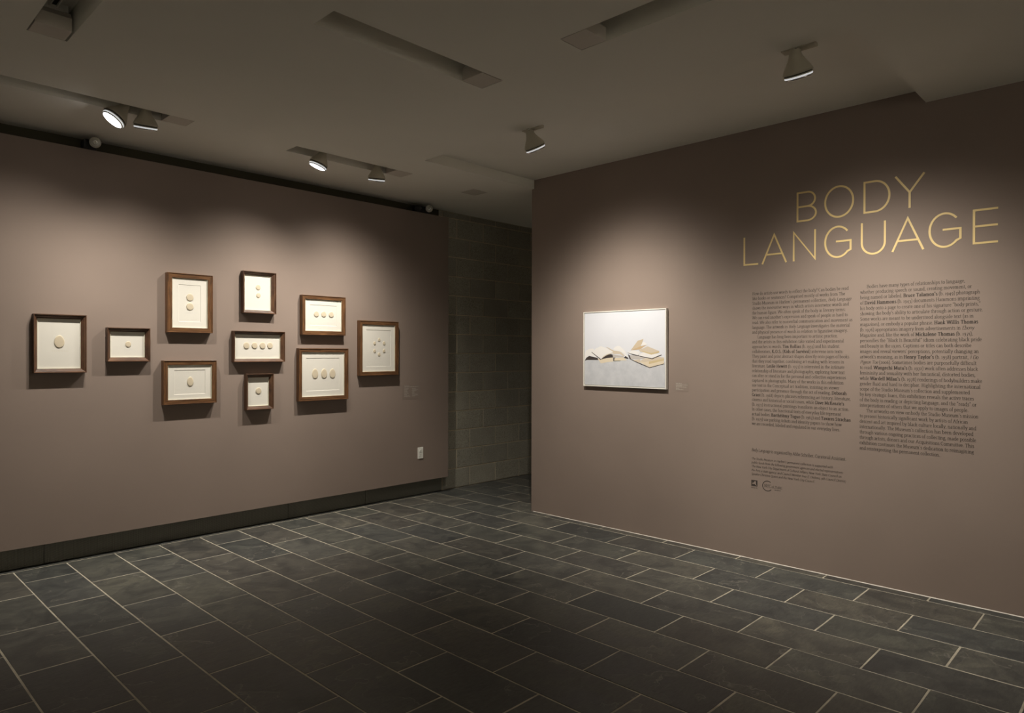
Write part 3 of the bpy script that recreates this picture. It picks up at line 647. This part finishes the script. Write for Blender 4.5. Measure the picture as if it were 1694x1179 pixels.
e = empty('emergency_light', (4.38, 5.42, 2.87)); tag(e, 'pair of small emergency lamp heads on top of the left wall near its right end', 'emergency light', 'emergency lamp heads')
lamp_head(e, 'lamp_head', (.015, -.045, .030), .036, (-.5, -.85, -.05)); lamp_head(e, 'lamp_head', (-.098, -.040, .014), .026, (.75, -.62, -.15), True)
q = MB(); q.bbox((-.10, .012, -.001), (.06, .085, .058), .004); q.build('battery_housing', M_BLACK, e)
for x in (.005, -.088):
    q = MB(); q.lathe([(.008, 0), (.008, .045)], 12, M=Matrix.Translation((x, .015, .026)) @ Matrix.Rotation(math.pi / 2, 4, 'X'), cap0=True, cap1=True); q.build('swivel_arm', M_BLACK, e)

# ------------------------------------------------------------------ lettering
def smooth(P, n=5, closed=False):
    """Catmull-Rom through the points"""
    if len(P) < 3: return P
    out = []; m = len(P)
    for i in range(m if closed else m - 1):
        p0 = P[(i - 1) % m] if closed or i > 0 else P[0]; p1 = P[i]; p2 = P[(i + 1) % m]; p3 = P[(i + 2) % m] if closed or i + 2 < m else P[-1]
        for k in range(n):
            t = k / n; out.append(tuple(.5 * (2*b + (c - a) * t + (2*a - 5*b + 4*c - d) * t*t + (3*b - a - 3*c + d) * t**3) for a, b, c, d in zip(p0, p1, p2, p3)))
    if not closed: out.append(P[-1])
    return out
def ribbon(P, wf, closed=False):
    """outline strip round a centre line; wf(dx,dz) gives the stroke width for a direction. returns left/right point lists"""
    n = len(P); Ls = []; Rs = []
    for i in range(n):
        a = P[i - 1] if (i > 0 or closed) else None; b = P[(i + 1) % n] if (i < n - 1 or closed) else None; p = P[i]; ds = []
        if a is not None: ds.append((p[0] - a[0], p[1] - a[1]))
        if b is not None: ds.append((b[0] - p[0], b[1] - p[1]))
        ds = [(x / (math.hypot(x, y) or 1), y / (math.hypot(x, y) or 1)) for x, y in ds]
        tx, ty = sum(d[0] for d in ds), sum(d[1] for d in ds); l = math.hypot(tx, ty) or 1; tx, ty = tx / l, ty / l
        c = max(.45, abs(ds[0][0] * tx + ds[0][1] * ty)); w = wf(tx, ty) / 2 / c
        Ls.append((p[0] - ty * w, p[1] + tx * w)); Rs.append((p[0] + ty * w, p[1] - tx * w))
    return Ls, Rs
def solid_ribbon(q, P, w, d0, d1, closed=False):
    Ls, Rs = ribbon(P, lambda a, b: w, closed); n = len(P)
    V = [(x, -d0, z) for x, z in Ls] + [(x, -d0, z) for x, z in Rs] + [(x, -d1, z) for x, z in Ls] + [(x, -d1, z) for x, z in Rs]; F = []
    for i in range(n if closed else n - 1):
        j = (i + 1) % n; F += [(2*n+i, 3*n+i, 3*n+j, 2*n+j), (i, 2*n+i, 2*n+j, j), (n+i, n+j, 3*n+j, 3*n+i)]
    if not closed: F += [(0, n, 3*n, 2*n), (n-1, 3*n-1, 4*n-1, 2*n+n-1)]
    F = [f if len(set(f)) == len(f) else f for f in F]
    q.add(V, F)
SW = .0118; hs = SW / 2
def ell(cx, cz, rx, rz, a0, a1, n=40): return [(cx + rx * math.cos(math.radians(a0 + (a1 - a0) * i / n)), cz + rz * math.sin(math.radians(a0 + (a1 - a0) * i / n))) for i in range(n + 1)]
def letter_strokes(ch, x0, x1, z0, z1):
    a, b, c, d = x0 + hs, x1 - hs, z0 + hs, z1 - hs; mx, mz = (a + b) / 2, (c + d) / 2; w, h = b - a, d - c
    if ch == 'L': return [([(a, d + hs), (a, c), (b + hs, c)], 0)]
    if ch == 'E': return [([(b + hs, d), (a, d), (a, c), (b + hs, c)], 0), ([(a, mz + .01 * h), (b + hs * .8, mz + .01 * h)], 0)]
    if ch == 'N': return [([(a, c - hs), (a, d - hs * .1), (b, c + hs * .1), (b, d + hs)], 0)]
    if ch == 'A': return [([(x0 + hs * .4, z0), ((x0 + x1) / 2, d + hs * .5), (x1 - hs * .4, z0)], 0), ([(x0 + (x1 - x0) * .18, z0 + (z1 - z0) * .315), (x1 - (x1 - x0) * .18, z0 + (z1 - z0) * .315)], 0)]
    if ch == 'Y': return [([(x0 + hs * .5, z1), (mx, z0 + (z1 - z0) * .47), (x1 - hs * .5, z1)], 0), ([(mx, z0 + (z1 - z0) * .48), (mx, z0)], 0)]
    if ch == 'U': return [([(a, d + hs)] + ell(mx, c + h * .37, w / 2, h * .37, 180, 360, 26) + [(b, d + hs)], 0)]
    if ch == 'O': return [(ell(mx, mz, w / 2, h / 2, 0, 360, 64)[:-1], 1)]
    if ch == 'D': return [([(a, c)] + [(a + w * .40, c)] + ell(a + w * .42, mz, w * .58, h / 2, -90, 90, 34) + [(a + w * .40, d), (a, d)], 1)]
    if ch == 'B':
        m = c + h * .50; up = ell(a + w * .55, (m + d) / 2, w * .40, (d - m) / 2, 90, -90, 20); lo = ell(a + w * .55, (c + m) / 2, w * .45, (m - c) / 2, 90, -90, 20)
        return [([(a, m), (a, d)] + up + [(a, m)], 0), ([(a, m)] + lo + [(a, c), (a, m)], 0)]
    if ch == 'G':
        arc = ell(a + w * .50, mz, w * .50, h / 2, 42, 318, 50); return [(arc + [(b, c + h * .22), (b, c + h * .515)], 0), ([(b + hs, c + h * .515 - 0), (a + w * .43, c + h * .515)], 0)]
TITLE = [('B', 1.8297, 1.6965, 2.3381, 2.540), ('O', 1.6495, 1.4650, 2.3345, 2.5435), ('D', 1.4096, 1.2545, 2.3381, 2.540), ('Y', 1.2300, 1.0675, 2.3388, 2.5405),
         ('L', 2.2044, 2.0960, 2.0772, 2.2780), ('A', 2.0690, 1.8965, 2.0768, 2.2785), ('N', 1.8539, 1.7015, 2.0776, 2.2780), ('G', 1.6485, 1.4793, 2.0739, 2.2830),
         ('U', 1.4242, 1.2790, 2.0745, 2.2800), ('A', 1.2445, 1.0720, 2.0796, 2.2810), ('G', 1.0477, 0.8790, 2.0766, 2.2850), ('E', 0.8245, 0.7041, 2.0805, 2.2809)]
WALLX = XR - .0002
e = empty('title_lettering', (WALLX, 1.454, 2.31)); e.rotation_euler = (0, 0, -math.pi / 2)
tag(e, 'large thin yellow capital letters of the two-line title on the right wall', 'lettering')
for ch, y0, y1, z0, z1 in TITLE:
    uc, zc = -(y0 + y1) / 2, (z0 + z1) / 2; q = MB()
    for k, (P, cl) in enumerate(letter_strokes(ch, -y0 - uc, -y1 - uc, z0 - zc, z1 - zc)): solid_ribbon(q, P, SW, .0001 * k, .0016 + .00025 * k, cl)
    q.build('letter_' + ch.lower(), M_YEL, e, (uc + 1.454, 0, zc - 2.31))

# stroke-built serif alphabet: x-height 100, capitals 142, ascenders 158. one entry: advance|strokes
# v x,a,b stem; h z,a,b hairline; l polyline; ~ smooth curve; _ x,z serif; < x,z flag serif at the top left of a stem; . dot
GL = {
'a': '82|~16,80 28,97 46,99 58,88 61,70|v61,2,74|~61,56 34,48 15,34 17,12 34,3 52,12 61,28|l61,6 76,3', 'b': '94|v20,4,158|<20,158|~20,70 34,93 54,98 76,82 80,50 72,16 50,2 32,5 20,20',
'c': '78|~66,84 52,98 34,95 16,74 14,44 26,12 46,2 66,16', 'd': '96|v74,4,158|<74,158|~74,78 58,97 36,96 16,72 14,42 26,10 44,3 62,12 74,30|_80,2', 'e': '82|h54,18,68|~68,54 64,82 48,98 28,92 14,66 14,38 28,8 50,2 68,18',
'f': '54|v26,4,110|~26,110 28,140 42,157 58,150|h98,8,50|_26,2', 'g': '86|~42,98 22,88 18,66 28,48 46,44 62,54 66,74 58,92 42,98|l60,92 82,97|~30,46 16,28 34,14 64,10 76,-10 64,-34 36,-42 12,-30 14,-10 32,6',
'h': '100|v22,4,158|<22,158|~22,66 36,90 56,98 72,86 76,60|v76,4,62|_22,2|_76,2', 'i': '48|v24,4,98|<24,98|_24,2|.24,132', 'j': '46|v24,-20,98|<24,98|~24,-20 16,-40 -2,-42|.24,132',
'k': '94|v22,4,158|<22,158|l24,46 66,96|l38,58 76,4|_22,2|_78,2|_68,98', 'l': '48|v24,4,158|<24,158|_24,2', 'm': '152|v22,4,98|<22,98|~22,66 34,90 52,98 68,86 72,60|v72,4,62|~72,66 88,90 104,98 120,86 124,60|v124,4,62|_22,2|_74,2|_126,2',
'n': '100|v22,4,98|<22,98|~22,66 36,90 56,98 72,86 76,60|v76,4,62|_22,2|_76,2', 'o': '92|o46,50,33,48', 'p': '96|v22,-44,98|<22,98|~22,70 36,93 56,98 78,82 82,50 74,16 52,2 34,5 22,20|_22,-45',
'q': '94|v74,-44,98|~74,78 58,97 36,96 16,72 14,42 26,10 44,3 62,12 74,30|_74,-45', 'r': '68|v22,4,98|<22,98|~22,60 34,88 50,98 62,90|_24,2', 's': '70|~56,82 42,98 22,94 16,76 30,58 48,46 58,28 48,6 28,2 12,16', 't': '58|v26,20,128|h98,8,52|~26,20 34,4 54,8',
'u': '100|v20,30,98|<20,98|~20,34 26,8 44,2 62,10 76,34|v76,4,98|<76,98|_80,2', 'v': '88|l12,98 44,4|l76,98 44,4|_12,98|_76,98', 'w': '132|l12,98 40,4|l66,98 40,4|l66,98 94,4|l120,98 94,4|_12,98|_66,98|_120,98', 'x': '86|l14,98 72,2|l70,98 14,2|_14,98|_70,98|_14,2|_72,2',
'y': '88|l12,98 46,8|l76,98 40,-16|~40,-16 28,-42 10,-38|_12,98|_76,98', 'z': '78|h97,14,64|l64,97 14,3|h3,14,66',
'A': '128|l14,2 62,142|l62,142 112,2|h48,32,94|_14,2|_112,2', 'B': '108|v26,2,142|~26,142 72,141 84,112 70,80 26,76|~26,76 84,72 98,38 80,6 26,2|_22,2|_22,142', 'C': '116|~98,116 78,140 50,138 20,108 16,68 32,20 64,0 98,24', 'D': '128|v28,2,142|~28,142 74,138 110,112 114,68 98,22 66,4 28,2|_22,2|_22,142',
'E': '104|v28,2,142|h141,20,88|h74,28,74|h3,20,92|v88,122,142|v92,2,24', 'G': '122|~100,116 78,140 50,138 20,108 16,68 32,20 64,0 98,20|v98,8,62|_98,62', 'H': '132|v28,2,142|v104,2,142|h74,28,104|_28,2|_28,142|_104,2|_104,142', 'I': '58|v29,2,142|_29,2|_29,142',
'K': '122|v28,2,142|l28,60 92,140|l52,88 104,4|_28,2|_28,142|_92,142|_106,2', 'L': '98|v28,2,142|h3,20,88|v88,3,28|_28,142', 'M': '154|v26,2,142|l26,142 76,20|l76,20 126,142|v128,2,142|_26,2|_22,142|_128,2|_130,142', 'N': '134|v26,2,142|l26,142 106,4|v106,2,142|_26,2|_22,142|_106,142',
'O': '132|o66,71,50,70', 'P': '104|v28,2,142|~28,142 76,140 94,106 76,70 28,66|_28,2|_24,142', 'Q': '132|o66,71,50,70|~66,6 92,-24 122,-22', 'R': '116|v28,2,142|~28,142 74,140 90,108 72,76 28,72|l58,74 102,2|_28,2|_24,142|_104,2', 'S': '92|~76,118 58,140 30,138 18,110 34,86 64,64 78,36 62,6 32,2 14,26',
'T': '110|v55,2,142|h141,12,98|v13,118,141|v97,118,141|_55,2', 'V': '122|l12,142 62,2|l112,142 62,2|_12,142|_112,142', 'W': '172|l10,142 48,2|l88,142 48,2|l88,142 126,2|l164,142 126,2|_10,142|_88,142|_164,142', 'Y': '116|l12,142 58,68|l104,142 58,68|v58,2,70|_12,142|_104,142|_58,2',
'0': '88|o44,50,33,47', '1': '60|v30,2,98|l30,98 14,86|_30,2', '2': '84|~16,76 30,96 52,98 66,80 60,54 16,6|h4,14,72', '3': '80|~14,84 36,98 58,84 54,60 34,50|~34,50 62,36 66,4 46,-28 12,-40', '4': '88|l58,98 10,12|h12,8,80|v58,-42,98', '5': '80|h97,26,64|l28,97 24,52|~24,52 52,50 66,22 54,-18 12,-40',
'6': '88|~66,140 34,110 16,60 22,14 46,2 70,22 70,56 50,76 24,60', '7': '82|h97,12,70|l70,97 26,-42', '8': '88|~44,138 22,122 26,96 46,76 68,52 70,20 44,2 18,20 22,52 44,76 64,100 66,122 44,138', '9': '88|~20,-40 52,-10 70,40 64,86 42,98 18,80 18,46 38,26 64,40',
'.': '40|.20,8', ',': '40|.20,8|l22,6 12,-22', ';': '42|.22,8|l24,6 14,-22|.22,84', ':': '42|.21,8|.21,84', '?': '66|~14,132 30,152 52,142 52,112 32,84 32,48|.32,8', '’': '38|.20,146|l22,144 12,116', '“': '68|.18,126|l16,128 26,154|.46,126|l44,128 54,154', '”': '68|.20,146|l22,144 12,116|.48,146|l50,144 40,116',
'(': '56|~46,160 22,120 16,60 24,0 46,-38', ')': '56|~10,160 34,120 40,60 32,0 10,-38', '-': '54|h48,8,46', ' ': '44|', 'é': '82|h54,18,68|~68,54 64,82 48,98 28,92 14,66 14,38 28,8 50,2 68,18|l36,116 56,146',
}
def compile_glyph(spec, bold, ital):
    adv, body = spec.split('|', 1); adv = float(adv); quads = []
    thick, thin = (31, 15) if bold else (18.5, 9.5)
    if ital: thick *= .88
    wf = lambda tx, ty: thin + (thick - thin) * abs(ty) ** 1.3
    if bold: adv += 7
    for s in body.split('|'):
        if not s: continue
        k, r = s[0], s[1:]; nums = [[float(v) for v in t.split(',')] for t in r.split()]
        if k == 'v': x, a, b = nums[0]; quads.append([(x - thick/2, a), (x + thick/2, a), (x + thick/2, b), (x - thick/2, b)])
        elif k == 'h': z, a, b = nums[0]; quads.append([(a, z - thin/2), (b, z - thin/2), (b, z + thin/2), (a, z + thin/2)])
        elif k == '_':
            if ital: continue
            x, z = nums[0]; w = 22 if not bold else 26; quads.append([(x - w, z - thin*.42), (x + w, z - thin*.42), (x + w, z + thin*.42), (x - w, z + thin*.42)])
        elif k == '<': x, z = nums[0]; quads.append([(x - 20, z - 12), (x, z - 8), (x, z + 3), (x - 20, z - 3)])
        elif k == '.':
            x, z = nums[0]; r_ = thick * .62; quads.append([(x + r_ * math.cos(t), z + r_ * math.sin(t)) for t in [i * math.pi / 3 for i in range(6)]])
        else:
            cl = False
            if k == 'o': cx, cz, rx, rz = nums[0]; P = [(cx + rx * math.cos(t), cz + rz * math.sin(t)) for t in [i * math.pi / 8 for i in range(16)]]; cl = True
            elif k == '~': P = smooth([tuple(p) for p in nums], 2)
            else: P = [tuple(p) for p in nums]
            Ls, Rs = ribbon(P, wf, cl); n = len(P)
            for i in range(n if cl else n - 1): j = (i + 1) % n; quads.append([Rs[i], Rs[j], Ls[j], Ls[i]])
    V = []; F = []
    for p in quads:
        A = sum(p[i][0] * p[(i+1) % len(p)][1] - p[(i+1) % len(p)][0] * p[i][1] for i in range(len(p)))
        if A < 0: p = p[::-1]
        F.append(tuple(range(len(V), len(V) + len(p)))); V += [((x + (z * .2 if ital else 0)), z) for x, z in p]
    return adv, V, F
GC = {}
def glyph(ch, b, i):
    if (ch, b, i) not in GC: GC[(ch, b, i)] = compile_glyph(GL.get(ch, GL['o']), b, i)
    return GC[(ch, b, i)]
def text_line(parent, s, u0, width, z, xh, m, name='text_line', ital_all=False):
    """one line of type; *bold*, _italic_; stretched to the measured width"""
    b = False; it = ital_all; runs = []; x = 0
    for ch in s:
        if ch == '*': b = not b; continue
        if ch == '_': it = not it; continue
        g = glyph(ch, b, it); runs.append((x, g)); x += g[0] * (.93 if it else 1)
    k = xh / 100; kx = width / x; V = []; F = []
    for gx, (adv, GV, GF) in runs:
        n = len(V); V += [((gx + px) * kx, -.0004, pz * k) for px, pz in GV]; F += [tuple(i + n for i in f) for f in GF]
    me = bpy.data.meshes.new(name); me.from_pydata(V, [], F)
    return link(name, me, m, parent, (u0, 0, z))
C1 = """How do artists use words to reflect the body? Can bodies be read|like books or sentences? Comprised mostly of works from The|Studio Museum in Harlem’s permanent collection, _Body Language_|shows the innovative ways in which artists intertwine words and|the human figure. We often speak of the body in literary terms:|We can read another’s expression and speak of people as hard to|read. We also refer to nonverbal communication and movement as|language. The artwork in _Body Language_ investigates the material|and physical presence of words in relation to figurative imagery.|>Language has long been important to artistic practice,|and the artists in this exhibition take varied and experimental|approaches to words. *Tim Rollins* (b. 1955) and his student|collaborators, *K.O.S.* (*Kids of Survival*) intervene into texts:|They paint and print abstract shapes directly onto pages of books|that they read together, combining art-making with lessons in|literature. *Leslie Hewitt* (b. 1977) is interested in the intimate|relationship of literature and photography, exploring how text|can alter or stand in for the personal and collective experiences|captured in photographs. Many of the works in this exhibition|use text in the Conceptual art tradition, insisting on viewer|participation and presence through the act of reading. *Deborah*|*Grant* (b. 1968) depicts phrases referencing art history, literature,|cinema and historical or social issues, while *Dave McKenzie’s*|(b. 1977) instructional paintings transform an object to an action.|In other cases, the functional texts of everyday life represent|actual bodies. *Barthélémy Toguo* (b. 1967) and *Tavares Strachan*|(b. 1979) use parking tickets and identity papers to show how|we are recorded, labeled and regulated in our everyday lives.""".split('|')
W1 = [0.643, 0.622, 0.659, 0.645, 0.625, 0.639, 0.667, 0.651, 0.638, 0.576, 0.615, 0.588, 0.611, 0.648, 0.617, 0.62, 0.621, 0.629, 0.615, 0.589, 0.634, 0.659, 0.619, 0.649, 0.6, 0.66, 0.604, 0.594]
C2 = """>Bodies have many types of relationships to language,|whether producing speech or sound, creating movement, or|being named or labeled. *Bruce Talamon’s* (b. 1949) photograph|of *David Hammons* (b. 1943) documents Hammons imprinting|his body onto a page to create one of his signature “body prints,”|showing the body’s ability to articulate through action or gesture.|Some works are meant to be understood alongside text (as in|magazines), or embody a popular phrase. *Hank Willis Thomas*|(b. 1976) appropriates imagery from advertisements in _Ebony_|Magazine and, like the work of *Mickalene Thomas* (b. 1971),|personifies the “Black Is Beautiful” idiom celebrating black pride|and beauty in the 1970s. Captions or titles can both describe|images and reveal viewers’ perceptions, potentially changing an|artwork’s meaning, as in *Henry Taylor’s* (b. 1958) portrait, _I Do_|_Pigeon Toe_ (2006). Sometimes bodies are purposefully difficult|to read. *Wangechi Mutu’s* (b. 1972) work often addresses black|femininity and sexuality with her fantastical, distorted bodies,|while *Wardell Milan’s* (b. 1978) renderings of bodybuilders make|gender fluid and hard to decipher. Highlighting the international|scope of the Studio Museum’s collection and supplemented|by key strategic loans, this exhibition reveals the active traces|of the body in reading or depicting language, and the “reads” or|interpretations of others that we apply to images of people.|>The artworks on view embody the Studio Museum’s mission|to present historically significant work by artists of African|descent and art inspired by black culture locally, nationally and|internationally. The Museum’s collection has been developed|through various ongoing practices of collecting, made possible|through artists, donors and our Acquisitions Committee. This|exhibition continues the Museum’s dedication to reimagining|and reinterpreting the permanent collection.""".split('|')
W2 = [0.566, 0.599, 0.639, 0.637, 0.642, 0.653, 0.608, 0.631, 0.611, 0.605, 0.648, 0.598, 0.634, 0.631, 0.623, 0.631, 0.619, 0.651, 0.643, 0.592, 0.612, 0.625, 0.586, 0.634, 0.583, 0.624, 0.61, 0.624, 0.614, 0.613, 0.444]
def column(lines, widths, y, z0, pitch, xh, label):
    e = empty('wall_text', (WALLX, y, z0)); e.rotation_euler = (0, 0, -math.pi / 2); tag(e, label, 'lettering')
    for i, (s, wd) in enumerate(zip(lines, widths)):
        ind = .0385 if s[0] == '>' else 0; wd = wd - ind; text_line(e, s.lstrip('>'), ind, wd, -i * pitch, xh, M_INK)
    return e
column(C1, W1, 2.1388, 1.864, (1.864 - .9482) / 27, .0144, 'left column of small dark serif type under the yellow title')
column(C2, W2, 1.4265, 1.8323 + .03408, (1.8323 - .8441) / 29, .0144, 'right column of small dark serif type under the yellow title')
e = empty('credit_text', (WALLX, 2.1410, .7615)); e.rotation_euler = (0, 0, -math.pi / 2); tag(e, 'short block of dark credit lines in italics below the left text column', 'lettering')
text_line(e, '_Body Language_ is organized by Abbe Schriber, Curatorial Assistant.', 0, .6353, 0, .0148, M_INK)
for s, z, wd in (('The Studio Museum in Harlem’s permanent collection is supported with', .7025, .552), ('public funds from the following government agencies and elected representatives:', .6753, .616), ('The New York City Department of Cultural Affairs; New York State Council on', .6481, .606), ('the Arts, a state agency; and Council Member Inez E. Dickens, 9th Council District;', .6209, .633), ('Speaker Christine Quinn and the New York City Council.', .5937, .437)):
    text_line(e, s, 0, wd, z - .7615, .0108, M_INK, ital_all=True)
# small square logo: dark tile with the pale shape of a state, caption below
def flat(q, pts, d, mi=0):
    A = sum(pts[i][0] * pts[(i+1) % len(pts)][1] - pts[(i+1) % len(pts)][0] * pts[i][1] for i in range(len(pts)))
    q.add([(x, -d, z) for x, z in (pts if A > 0 else pts[::-1])], [tuple(range(len(pts)))], mi)
e = empty('printed_logo', (WALLX, 2.1412, .5150)); e.rotation_euler = (0, 0, -math.pi / 2); tag(e, 'tiny square dark logo with a pale state shape, below the credit lines', 'logo')
q = MB(); flat(q, [(0, 0), (.045, 0), (.045, .043), (0, .043)], .0004, 0)
flat(q, [(.006, .0155), (.026, .0155), (.030, .010), (.040, .006), (.041, .009), (.034, .013), (.034, .036), (.024, .036), (.020, .026), (.009, .023)], .0006, 1)
q.build('logo_tile', [M_INK, M_WALL], e)
text_line(e, 'NYSCA', .0, .045, -.0155, .0062, M_INK, 'caption')
e = empty('printed_logo', (WALLX, 2.0238, .5290)); e.rotation_euler = (0, 0, -math.pi / 2); tag(e, 'tiny round ring logo with serif capitals running out to its right, below the credit lines', 'logo')
q = MB(); P = ell(0, 0, .0345, .0345, 50, 320, 40); Ls, Rs = ribbon(P, lambda a, b: .0050); n = len(P)
for i in range(n - 1): flat(q, [Rs[i], Rs[i+1], Ls[i+1], Ls[i]], .0004)
q.build('ring', M_INK, e)
text_line(e, 'NYC', -.0235, .050, -.0100, .0150, M_INK, 'caption'); text_line(e, 'ULTURE', .029, .074, -.0100, .0115, M_INK, 'caption')
q = MB(); text_bars(q, .050, .092, -.0230, .0034, -.0004, 5); q.build('small_type', M_INK, e)
print('glyph faces ok')
